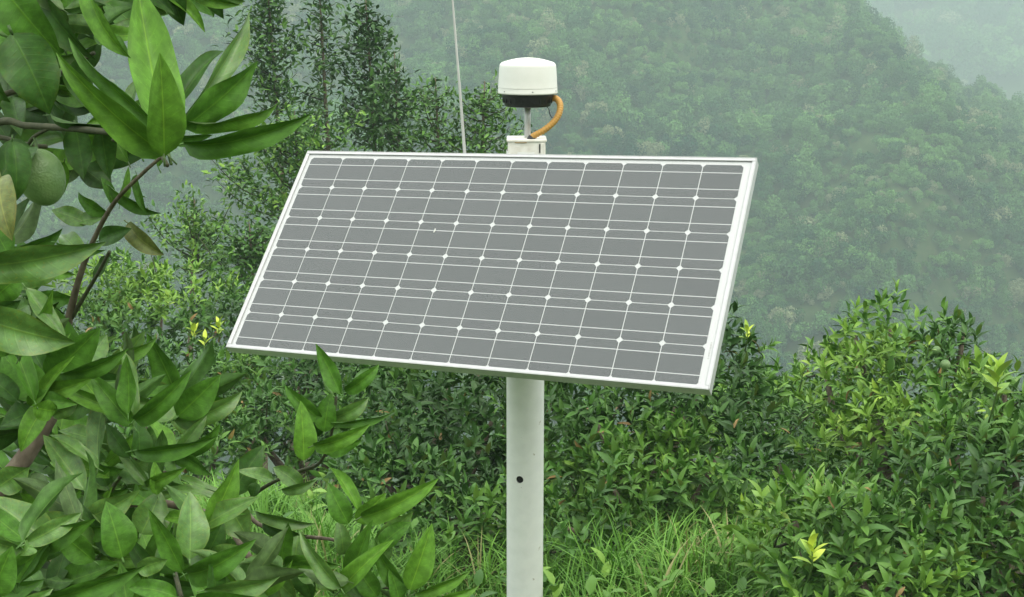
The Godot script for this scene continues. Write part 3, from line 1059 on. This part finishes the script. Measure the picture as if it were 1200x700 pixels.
	lf(14, 40, 58, 134, 66, 1.25, 0.02, -10, 1, 3)
	lf(40, -20, 112, 70, 42, 1.34, 0.0, 35, 1)
	lf(78, 64, 108, 132, 36, 1.35, 0.02, -20, 1)
	lf(88, 148, 98, 210, 36, 1.36, 0.0, 10, 1, 4)
	lf(118, 146, 128, 210, 30, 1.34, 0.02, -15, 1)
	lf(165, 182, 138, 112, 36, 1.36, 0.04, 15, 0)
	lf(150, 190, 122, 130, 26, 1.42, 0.04, -20, 2)
	lf(185, 195, 160, 120, 26, 1.4, 0.05, 30, 0)
	lf(35, 172, -8, 222, 44, 1.33, -0.04, 20, 1)
	lf(14, 166, 16, 238, 38, 1.27, 0.0, -18, 1)
	lf(0, 208, 14, 282, 42, 1.24, -0.02, 15, 4, 2)
	lf(60, 135, 150, 140, 22, 1.34, 0.0, 55, 1)
	lf(20, 190, 62, 178, 18, 1.46, 0.0, 20, 1)
	lf(75, 190, 68, 232, 22, 1.46, 0.05, 10, 2)
	lf(-20, 60, 12, 120, 34, 1.4, 0.0, 40, 1)
	lf(-20, 20, 16, 90, 30, 1.45, 0.0, -30, 0)
	lf(100, 40, 60, 10, 30, 1.5, 0.05, 20, 1)
	lf(135, 20, 95, 40, 30, 1.5, 0.05, -20, 1)
	lf(170, 40, 120, 0, 34, 1.45, 0.05, 10, 0)
	# leaves round the bare stretch of branch
	lf(150, 262, 192, 299, 26, 1.44, 0.0, 25, 4, 2)
	lf(116, 282, 154, 268, 24, 1.42, -0.02, -20, 1, 0)
	lf(128, 218, 189, 250, 20, 1.44, 0.02, 40, 0, 5)
	lf(132, 240, 118, 208, 16, 1.5, 0.0, 20, 0)
	lf(140, 240, 150, 195, 15, 1.5, 0.0, 30, 2)
	lf(125, 250, 92, 225, 20, 1.5, 0.0, -30, 0)
	lf(160, 205, 172, 250, 12, 1.4, 0.0, 30, 0)
	lf(120, 255, 88, 262, 18, 1.5, 0.0, 30, 3)
	lf(104, 262, 60, 246, 22, 1.5, 0.0, 10, 3)
	lf(128, 300, 108, 330, 18, 1.55, 0.0, 40, 1)
	lf(96, 300, 70, 275, 24, 1.56, 0.05, 20, 3)
	lf(-30, 312, 124, 284, 52, 1.12, 0.0, 20, 3, 1)
	lf(66, 284, 124, 293, 18, 1.3, 0.0, 40, 0)
	lf(14, 330, 71, 318, 30, 1.3, 0.0, 25, 3, 4)
	lf(48, 312, 88, 322, 20, 1.36, 0.0, 20, 2)
	lf(-40, 366, 88, 402, 62, 1.08, 0.02, 15, 3, 1)
	lf(30, 338, 78, 398, 26, 1.16, 0.0, -35, 3)
	lf(-10, 350, 28, 318, 34, 1.2, 0.0, 10, 0)
	lf(-14, 372, 24, 352, 24, 1.16, 0.0, 20, 1)
	lf(10, 300, -20, 250, 30, 1.34, 0.0, 20, 0)
	# middle left
	lf(55, 442, 117, 384, 48, 1.34, 0.0, 14, 0, 0)
	lf(60, 446, 36, 398, 34, 1.38, 0.02, -20, 1)
	lf(68, 436, 150, 408, 26, 1.30, -0.02, 38, 0, 2)
	lf(118, 420, 184, 395, 24, 1.34, 0.02, 40, 2, 5)
	lf(100, 430, 125, 392, 30, 1.42, 0.04, 10, 3)
	lf(90, 452, 96, 412, 28, 1.42, 0.04, 20, 0)
	lf(50, 466, 2, 414, 44, 1.28, 0.0, -10, 0, 3)
	lf(20, 470, -20, 440, 30, 1.24, 0.0, 20, 1)
	lf(20, 476, 14, 436, 22, 1.34, 0.0, -30, 1)
	lf(54, 476, 24, 530, 30, 1.26, -0.02, 15, 2, 2)
	lf(50, 478, 0, 500, 36, 1.3, -0.02, 20, 1)
	lf(60, 486, 92, 470, 20, 1.36, 0.0, 25, 3)
	lf(156, 500, 104, 436, 28, 1.30, 0.0, -15, 0, 0)
	lf(154, 490, 138, 404, 22, 1.30, 0.02, 30, 3, 1)
	lf(150, 486, 148, 416, 26, 1.28, 0.0, -35, 0, 4)
	lf(158, 492, 224, 434, 28, 1.28, -0.02, 20, 0, 2)
	lf(208, 488, 258, 440, 40, 1.40, 0.0, 5, 0, 0)
	lf(204, 492, 284, 458, 30, 1.44, 0.02, 35, 3, 2)
	lf(180, 495, 212, 448, 34, 1.42, 0.03, 10, 3, 4)
	lf(158, 528, 254, 512, 26, 1.30, -0.03, 28, 0, 5)
	lf(152, 536, 124, 496, 22, 1.32, 0.0, -25, 1, 0)
	lf(163, 536, 160, 490, 28, 1.31, 0.0, 25, 1, 0)
	lf(165, 520, 190, 496, 26, 1.42, 0.03, 15, 0)
	lf(120, 520, 68, 505, 24, 1.4, 0.0, 30, 3)
	lf(140, 560, 194, 516, 38, 1.5, 0.0, 12, 3, 1)
	lf(125, 570, 100, 520, 28, 1.45, 0.0, 10, 1)
	lf(184, 580, 180, 540, 18, 1.34, 0.0, 5, 2, 0)
	# lower left
	lf(-4, 572, 34, 548, 38, 1.22, 0.0, 10, 3, 4)
	lf(98, 574, 50, 510, 32, 1.30, 0.02, 10, 3, 0)
	lf(20, 584, 92, 602, 32, 1.26, -0.02, 20, 2, 2)
	lf(30, 592, 84, 610, 30, 1.30, 0.0, -20, 1)
	lf(62, 640, -16, 582, 46, 1.20, 0.0, 8, 3, 0)
	lf(108, 640, 44, 606, 40, 1.22, 0.0, 10, 3, 2)
	lf(110, 658, 56, 616, 34, 1.18, -0.02, -25, 0, 4)
	lf(6, 676, 62, 628, 36, 1.14, 0.0, 20, 0, 1)
	lf(62, 630, 20, 690, 30, 1.14, 0.0, 35, 1)
	lf(-14, 700, 14, 640, 40, 1.06, 0.0, 10, 0, 0)
	lf(143, 654, 124, 588, 44, 1.20, 0.0, 8, 0, 0)
	lf(140, 650, 97, 592, 28, 1.22, 0.02, -40, 1, 3)
	lf(165, 626, 188, 576, 46, 1.34, 0.02, 10, 3, 0)
	lf(128, 600, 82, 590, 30, 1.36, 0.0, 15, 1)
	lf(110, 630, 116, 600, 40, 1.38, 0.03, 10, 3)
	lf(44, 704, 172, 662, 32, 1.04, -0.02, 25, 0, 1)
	lf(20, 710, 62, 690, 20, 1.04, 0.0, 20, 3)
	lf(160, 668, 196, 656, 26, 1.10, 0.0, 20, 3)
	lf(222, 655, 222, 576, 42, 1.22, 0.02, 12, 3, 0)
	lf(214, 672, 174, 597, 26, 1.16, -0.02, -25, 0, 4)
	lf(220, 672, 300, 632, 36, 1.16, -0.03, 22, 0, 2)
	lf(203, 672, 188, 634, 34, 1.18, 0.0, -10, 1, 0)
	lf(240, 692, 328, 676, 32, 1.12, 0.0, 30, 3, 1)
	lf(252, 706, 246, 648, 28, 1.14, 0.0, 15, 1, 5)
	lf(230, 700, 300, 700, 30, 1.10, 0.0, 20, 0)
	lf(206, 700, 150, 690, 26, 1.12, 0.0, 20, 0)
	lf(250, 650, 280, 640, 26, 1.36, 0.0, 15, 3)
	lf(238, 656, 262, 610, 30, 1.44, 0.0, 10, 1)
	lf(262, 586, 292, 634, 44, 1.52, 0.0, 12, 3, 4)
	lf(270, 580, 310, 522, 34, 1.56, 0.02, -8, 1, 3)
	lf(320, 562, 277, 552, 18, 1.52, -0.02, 20, 3, 0)
	lf(300, 566, 296, 584, 16, 1.54, 0.0, 10, 1)
	lf(352, 572, 320, 548, 24, 1.52, 0.0, 15, 3, 2)
	lf(330, 574, 371, 562, 18, 1.50, 0.0, 30, 3, 5)
	lf(268, 588, 192, 560, 14, 1.50, 0.0, 50, 3, 1)
	lf(262, 594, 190, 576, 16, 1.46, 0.0, 50, 3, 2)
	lf(300, 600, 370, 614, 20, 1.52, 0.0, 30, 3, 5)
	lf(308, 612, 360, 628, 18, 1.53, 0.0, 35, 1, 2)
	lf(350, 628, 346, 672, 28, 1.50, 0.0, 15, 3, 1)
	lf(366, 684, 348, 650, 28, 1.44, 0.0, 10, 3, 4)
	lf(352, 662, 366, 704, 30, 1.48, 0.0, 10, 1, 0)
	lf(366, 664, 396, 694, 20, 1.44, 0.0, 25, 3)
	lf(304, 660, 348, 704, 38, 1.46, 0.0, 10, 3, 0)
	# middle sprig against the grass
	lf(399, 462, 370, 403, 22, 1.44, 0.0, -15, 0, 4)
	lf(390, 462, 374, 416, 20, 1.46, 0.01, 20, 3, 0)
	lf(404, 458, 444, 427, 20, 1.45, 0.0, 22, 0, 2)
	lf(376, 492, 334, 452, 22, 1.46, 0.0, -12, 0, 2)
	lf(356, 540, 352, 470, 30, 1.44, 0.0, 12, 2, 0)
	lf(384, 490, 432, 466, 24, 1.47, 0.0, 30, 3, 2)
	lf(386, 494, 462, 482, 14, 1.46, 0.0, 40, 0, 5)
	lf(368, 522, 434, 497, 22, 1.42, -0.02, 25, 2, 2)
	lf(378, 528, 424, 516, 22, 1.44, 0.0, 20, 0, 0)
	lf(380, 506, 388, 460, 26, 1.46, 0.0, -15, 0, 3)
	lf(372, 512, 363, 468, 20, 1.48, 0.0, 15, 1)
	lf(396, 500, 418, 484, 18, 1.48, 0.0, 15, 1)
	# lower sprig
	lf(424, 606, 514, 561, 28, 1.38, -0.02, 18, 2, 2)
	lf(408, 614, 384, 566, 28, 1.40, 0.0, -10, 0, 0)
	lf(420, 600, 386, 548, 20, 1.42, 0.02, 28, 2, 5)
	lf(418, 612, 452, 578, 26, 1.40, 0.0, 10, 2, 0)
	lf(440, 640, 484, 600, 28, 1.42, 0.0, 15, 3, 4)
	lf(446, 640, 482, 612, 24, 1.40, 0.0, -20, 0)
	lf(424, 666, 432, 632, 30, 1.38, 0.0, 10, 0, 3)
	lf(402, 650, 396, 610, 22, 1.46, 0.0, 10, 3)
	lf(442, 700, 414, 660, 28, 1.36, 0.0, -10, 0, 0)
	lf(440, 660, 460, 640, 20, 1.44, 0.0, 10, 3)
	lf(474, 690, 438, 630, 24, 1.36, 0.0, -25, 0, 2)
	lf(480, 692, 506, 614, 34, 1.34, 0.0, 8, 2, 0)
	lf(486, 696, 552, 668, 18, 1.34, 0.0, 30, 2, 5)
	lf(490, 704, 562, 686, 16, 1.32, 0.0, 35, 2, 2)
	lf(468, 704, 456, 664, 24, 1.35, 0.0, 15, 0)
	lf(430, 712, 400, 690, 24, 1.36, 0.0, 15, 3)
	# more fresh shoots among them
	for q in [[40, 472, 1.26, 1], [112, 548, 1.34, 1], [92, 612, 1.24, 1], [30, 640, 1.12, 1], [172, 566, 1.38, 1], [236, 618, 1.36, 1], [135, 480, 1.36, 1], [330, 660, 1.42, 0], [286, 690, 1.2, 1], [404, 690, 1.34, 1], [20, 410, 1.2, 1], [205, 530, 1.42, 0], [36, 62, 1.36, 0], [118, 40, 1.4, 0], [70, 8, 1.36, 0], [150, 130, 1.42, 0]]:
		whorl(q[0], q[1], q[2], 62.0 * 1.4 / q[2], 6, [0, 0, 2, 2, 3], 1.1 if q[3] else 0.3)
	# the leafy depth behind them and beyond the frame
	filling = true
	for q in [[30, 30, 1.6], [120, 20, 1.6], [60, 100, 1.6], [10, 120, 1.65], [20, 180, 1.7], [95, 185, 1.6], [160, -20, 1.5], [70, -10, 1.5], [215, -10, 1.7], [10, 290, 1.55], [30, 350, 1.6], [-10, 400, 1.6], [20, 430, 1.7], [90, 440, 1.6], [120, 460, 1.7], [60, 540, 1.75], [20, 500, 1.75], [20, 610, 1.65], [110, 550, 1.8], [150, 570, 1.75], [120, 650, 1.6], [60, 690, 1.55], [180, 690, 1.5], [150, 610, 1.8], [200, 640, 1.75], [240, 660, 1.75], [270, 700, 1.6], [100, 610, 1.8], [30, 660, 1.5], [210, 470, 1.65], [30, 520, 2.1], [60, 610, 2.1], [15, 570, 2.0], [110, 500, 2.1],
			[-60, 60, 1.5], [-80, 200, 1.5], [-70, 340, 1.4], [-60, 480, 1.4], [-70, 600, 1.3], [-60, 700, 1.3], [40, 760, 1.3], [160, 760, 1.3], [280, 770, 1.3], [400, 780, 1.4], [500, 770, 1.4], [60, -90, 1.4], [180, -90, 1.4], [290, -100, 1.5]]:
		whorl(q[0], q[1], q[2], 88.0 * 1.45 / q[2], 9, [0, 0, 1, 1, 2, 3])
	for t in 5:
		for k in near_leaves.size():
			var put_here := []
			for b in behind:
				if b[0] == k and b[1] == t: put_here.append(b[2])
			if put_here.is_empty(): continue
			var mesh: ArrayMesh = near_leaves[k].duplicate()
			mesh.surface_set_material(0, M.tone[t])
			mesh.surface_set_material(1, M.under[t])
			var mm := MultiMesh.new()
			mm.transform_format = MultiMesh.TRANSFORM_3D
			mm.mesh = mesh
			mm.instance_count = put_here.size()
			for i in put_here.size(): mm.set_instance_transform(i, put_here[i])
			var o := MultiMeshInstance3D.new()
			o.name = "foliage"
			o.multimesh = mm
			o.set_meta("kind", "stuff")
			near_tree.add_child(o, true)

# ------------------------------------------------------------------ build
func _ready() -> void:
	rng.seed = 11
	noise.seed = 4
	noise.frequency = 0.02
	noise.fractal_octaves = 3
	var cam := Camera3D.new()
	cam.name = "camera"
	cam.fov = rad_to_deg(2.0 * atan(350.0 / F))
	cam.near = 0.05
	cam.far = 3000.0
	cam.transform = Transform3D(cam_basis, EYE)
	add_child(cam)
	cam.current = true
	var env := Environment.new()
	env.background_mode = Environment.BG_SKY
	var sky := Sky.new()
	var sm := ProceduralSkyMaterial.new()
	sm.sky_top_color = Color(0.95, 0.96, 0.95)
	sm.sky_horizon_color = Color(0.90, 0.92, 0.91)
	sm.sky_curve = 0.25
	sm.ground_bottom_color = Color(0.30, 0.36, 0.28)
	sm.ground_horizon_color = Color(0.70, 0.75, 0.73)
	sm.sun_angle_max = 1.0
	sky.sky_material = sm
	env.sky = sky
	env.background_energy_multiplier = 1.25
	env.tonemap_mode = Environment.TONE_MAPPER_LINEAR
	env.tonemap_exposure = 2.05
	env.fog_enabled = true
	env.fog_density = 0.00165
	env.fog_light_color = Color(0.88, 0.975, 0.965)
	env.sdfgi_enabled = true
	env.ssao_enabled = true
	env.ssil_enabled = true
	var we := WorldEnvironment.new()
	we.name = "environment"
	we.environment = env
	add_child(we)
	var sun := DirectionalLight3D.new()
	sun.name = "sun"
	sun.light_energy = 0.35
	sun.light_angular_distance = 30.0
	sun.light_color = Color(1.0, 0.98, 0.94)
	sun.shadow_enabled = true
	sun.rotation = Vector3(deg_to_rad(-58), deg_to_rad(40), 0)
	add_child(sun)

	make_materials()
	for k in 6:
		near_leaves.append(leaf_mesh_two_sided([0.35, 0.8, 1.25, 0.55, -0.30, 1.0][k], [0.46, 0.62, 0.55, 0.36, 0.52, 0.72][k], [0.16, 0.24, 0.20, 0.30, 0.22, 0.16][k], 100 + k))
	for k in 4:
		small_leaves.append(leaf_mesh_small([0.4, 0.8, 0.2, 1.1][k], [0.45, 0.35, 0.55, 0.4][k], 200 + k))
	make_terrain()
	forest("hillside_forest", "hazy green wood covering the hillside across the valley", 160, 345, -250, 1420, 36000, 1.75, 300)
	forest("distant_forest", "pale misty wood on the farthest hill at upper right", 540, 700, 880, 1500, 1700, 6.5, 320)

	make_pole()
	make_panel()
	make_sensor()

	var cg := "citrus trees of the orchard"
	citrus("citrus_tree", "dark citrus tree directly behind the pole on its left side", cg, [[510, 520, 6.6, 0.50, 0.95], [450, 500, 6.9, 0.42, 0.95], [580, 505, 6.7, 0.45, 0.9], [540, 600, 6.1, 0.38, 0.8], [470, 600, 5.9, 0.30, 0.8], [520, 645, 5.5, 0.25, 0.8], [580, 620, 5.7, 0.26, 0.8], [440, 570, 6.2, 0.25, 0.9]], 1000, 0.078, [0, 0, 0, 1, 1, 2], 300, 1)
	var t2 := citrus("citrus_tree", "dark citrus tree right of the pole, topped by a yellow shoot", cg, [[700, 520, 6.3, 0.46, 1.0], [790, 500, 6.4, 0.48, 1.0], [835, 440, 6.5, 0.26, 1.3], [668, 590, 6.1, 0.36, 0.9], [760, 570, 6.0, 0.36, 0.8], [665, 645, 5.4, 0.24, 0.8], [720, 600, 5.7, 0.26, 0.8], [840, 560, 5.9, 0.28, 0.9], [800, 590, 5.8, 0.24, 0.8]], 1080, 0.080, [0, 0, 0, 1, 1, 2], 300, 2)
	citrus("citrus_tree", "pale glossy citrus tree in the dip between the two right-hand trees", cg, [[905, 530, 8.2, 0.56, 0.9], [960, 495, 8.5, 0.43, 0.9], [880, 488, 8.6, 0.38, 0.8], [960, 570, 7.8, 0.45, 0.8]], 760, 0.075, [1, 1, 2, 2, 3], 300, 3)
	var t4 := citrus("citrus_tree", "tall pointed citrus tree on the right bearing small green fruit", cg, [[1045, 490, 6.8, 0.38, 1.2], [1090, 520, 6.5, 0.44, 1.0], [1010, 450, 7.0, 0.20, 1.3], [1112, 435, 6.6, 0.19, 1.3], [1042, 405, 6.9, 0.15, 1.9], [1000, 412, 7.0, 0.15, 1.5], [965, 445, 7.2, 0.14, 1.2], [1128, 405, 6.6, 0.07, 1.6], [1060, 570, 6.4, 0.45, 0.9]], 760, 0.080, [0, 1, 1, 2, 3], 300, 4, [[1108, 428, 6.3, 0.026], [1126, 446, 6.3, 0.024], [1098, 411, 6.4, 0.022], [1005, 436, 6.6, 0.02]])
	var t5 := citrus("citrus_tree", "citrus tree at the right edge with a fresh pale sprig on top", cg, [[1190, 540, 5.4, 0.38, 1.0], [1150, 610, 5.1, 0.36, 1.0], [1230, 620, 5.2, 0.40, 1.0], [1175, 490, 5.4, 0.16, 1.2], [1130, 690, 4.9, 0.28, 0.8], [1205, 690, 4.8, 0.28, 0.8], [1120, 560, 5.3, 0.25, 1.0]], 700, 0.080, [0, 1, 1, 2, 3], 300, 5)
	var t6 := citrus("citrus_bush", "low light olive citrus bush at the bottom right with yellow new leaves", cg, [[985, 660, 4.7, 0.26, 0.85], [1050, 690, 4.6, 0.26, 0.8], [930, 640, 4.9, 0.20, 0.9], [1010, 720, 4.5, 0.26, 0.8], [1090, 640, 4.8, 0.22, 0.9]], 400, 0.085, [1, 2, 2, 3, 3], 300, 6)
	var t7 := citrus("citrus_tree", "bright yellow-green citrus tree left of the panel", cg, [[190, 390, 9.6, 0.62, 0.8], [130, 360, 9.8, 0.45, 0.9], [255, 400, 9.5, 0.45, 0.8], [110, 420, 9.3, 0.5, 0.8]], 950, 0.072, [0, 1, 2, 3, 3], 300, 7)
	citrus("citrus_tree", "dark citrus tree beneath the panel's lower left corner", cg, [[350, 470, 8.6, 0.52, 0.85], [290, 480, 8.8, 0.45, 0.8], [420, 470, 8.7, 0.45, 0.8]], 760, 0.075, [0, 0, 1, 1, 2], 300, 8)
	citrus("citrus_tree", "shaded citrus tree behind the big leaves at lower left", cg, [[200, 490, 8.2, 0.50, 0.8], [130, 500, 8.0, 0.5, 0.8], [250, 500, 8.4, 0.35, 0.8], [255, 540, 7.4, 0.32, 0.8], [190, 550, 7.4, 0.32, 0.8], [310, 515, 7.8, 0.3, 0.8]], 820, 0.075, [0, 1, 1, 2], 250, 9)

	citrus("citrus_tree", "shaded citrus tree lower down the slope, filling the gap left of the pole", cg, [[400, 520, 9.6, 0.55, 0.9], [480, 530, 9.8, 0.55, 0.9], [570, 530, 9.8, 0.55, 0.9], [330, 530, 9.6, 0.5, 0.9]], 700, 0.085, [0, 0, 0, 1], 300, 12)
	citrus("citrus_tree", "shaded citrus tree lower down the slope, filling the gap right of the pole", cg, [[660, 520, 9.8, 0.55, 0.9], [750, 520, 9.8, 0.55, 0.9], [840, 520, 9.8, 0.55, 0.9], [1000, 540, 9.5, 0.55, 0.9], [920, 545, 9.5, 0.55, 0.9]], 800, 0.085, [0, 0, 0, 1], 300, 13)
	sprig(t2, 876, 398, 6.2, 7, 0.06, 5)
	sprig(t5, 1168, 462, 4.7, 9, 0.105, 4)
	sprig(t5, 1150, 668, 4.7, 5, 0.07, 5)
	sprig(t6, 952, 662, 4.35, 8, 0.075, 5)
	sprig(t4, 965, 432, 6.9, 7, 0.07, 4)
	sprig(t4, 1088, 412, 6.3, 4, 0.06, 4)
	sprig(t4, 940, 445, 7.0, 6, 0.07, 4)
	sprig(t7, 228, 398, 9.0, 7, 0.09, 5)
	sprig(t7, 256, 392, 9.0, 7, 0.09, 5)
	sprig(t7, 240, 408, 8.9, 5, 0.08, 5)
	sprig(t2, 722, 572, 5.9, 5, 0.07, 4)

	slender("tall dark slender tree standing leftmost above the bright citrus", 312, -30, 140, 16.0, 0.44, 34, 0.105, [0, 0, 1, 1, 2], 21, 1.2)
	slender("slim tree standing second from the left above the panel", 372, -50, 200, 16.5, 0.35, 28, 0.105, [0, 0, 1, 2], 22, 1.2)
	slender("dark bushy-topped tree standing just left of the antenna", 428, -10, 180, 15.5, 0.48, 34, 0.105, [0, 0, 0, 1], 23, 1.3)
	slender("dark tree with a broad right side just behind the panel's top edge", 462, 60, 200, 15.0, 0.42, 20, 0.105, [0, 0, 1, 1], 24, 1.2)
	slender("paler shrubby tree between the slender trunks and the panel", 345, 130, 300, 14.0, 0.85, 46, 0.085, [1, 1, 2, 3], 25, 1.2)
	slender("leafy young tree right beside the antenna", 510, 90, 220, 14.5, 0.5, 20, 0.085, [0, 1, 1, 2], 26, 0.9)
	slender("thin-leaved sapling between the antenna and the sensor", 568, 95, 210, 14.5, 0.6, 26, 0.085, [1, 1, 2, 2], 27, 0.8)
	slender("low dark shrub close to the panel's left edge", 292, 262, 350, 13.0, 0.5, 24, 0.085, [0, 1, 1, 2], 29, 1.1, "shrub", "small shrubs left of the panel")
	slender("small pale shrub standing alone left of the panel", 228, 235, 330, 14.0, 0.6, 26, 0.075, [1, 2, 2, 3], 28, 0.9, "shrub", "small shrubs left of the panel")

	grass(3.4, 9.5, 60, 1180, 15000)
	weeds()
	make_near_tree()
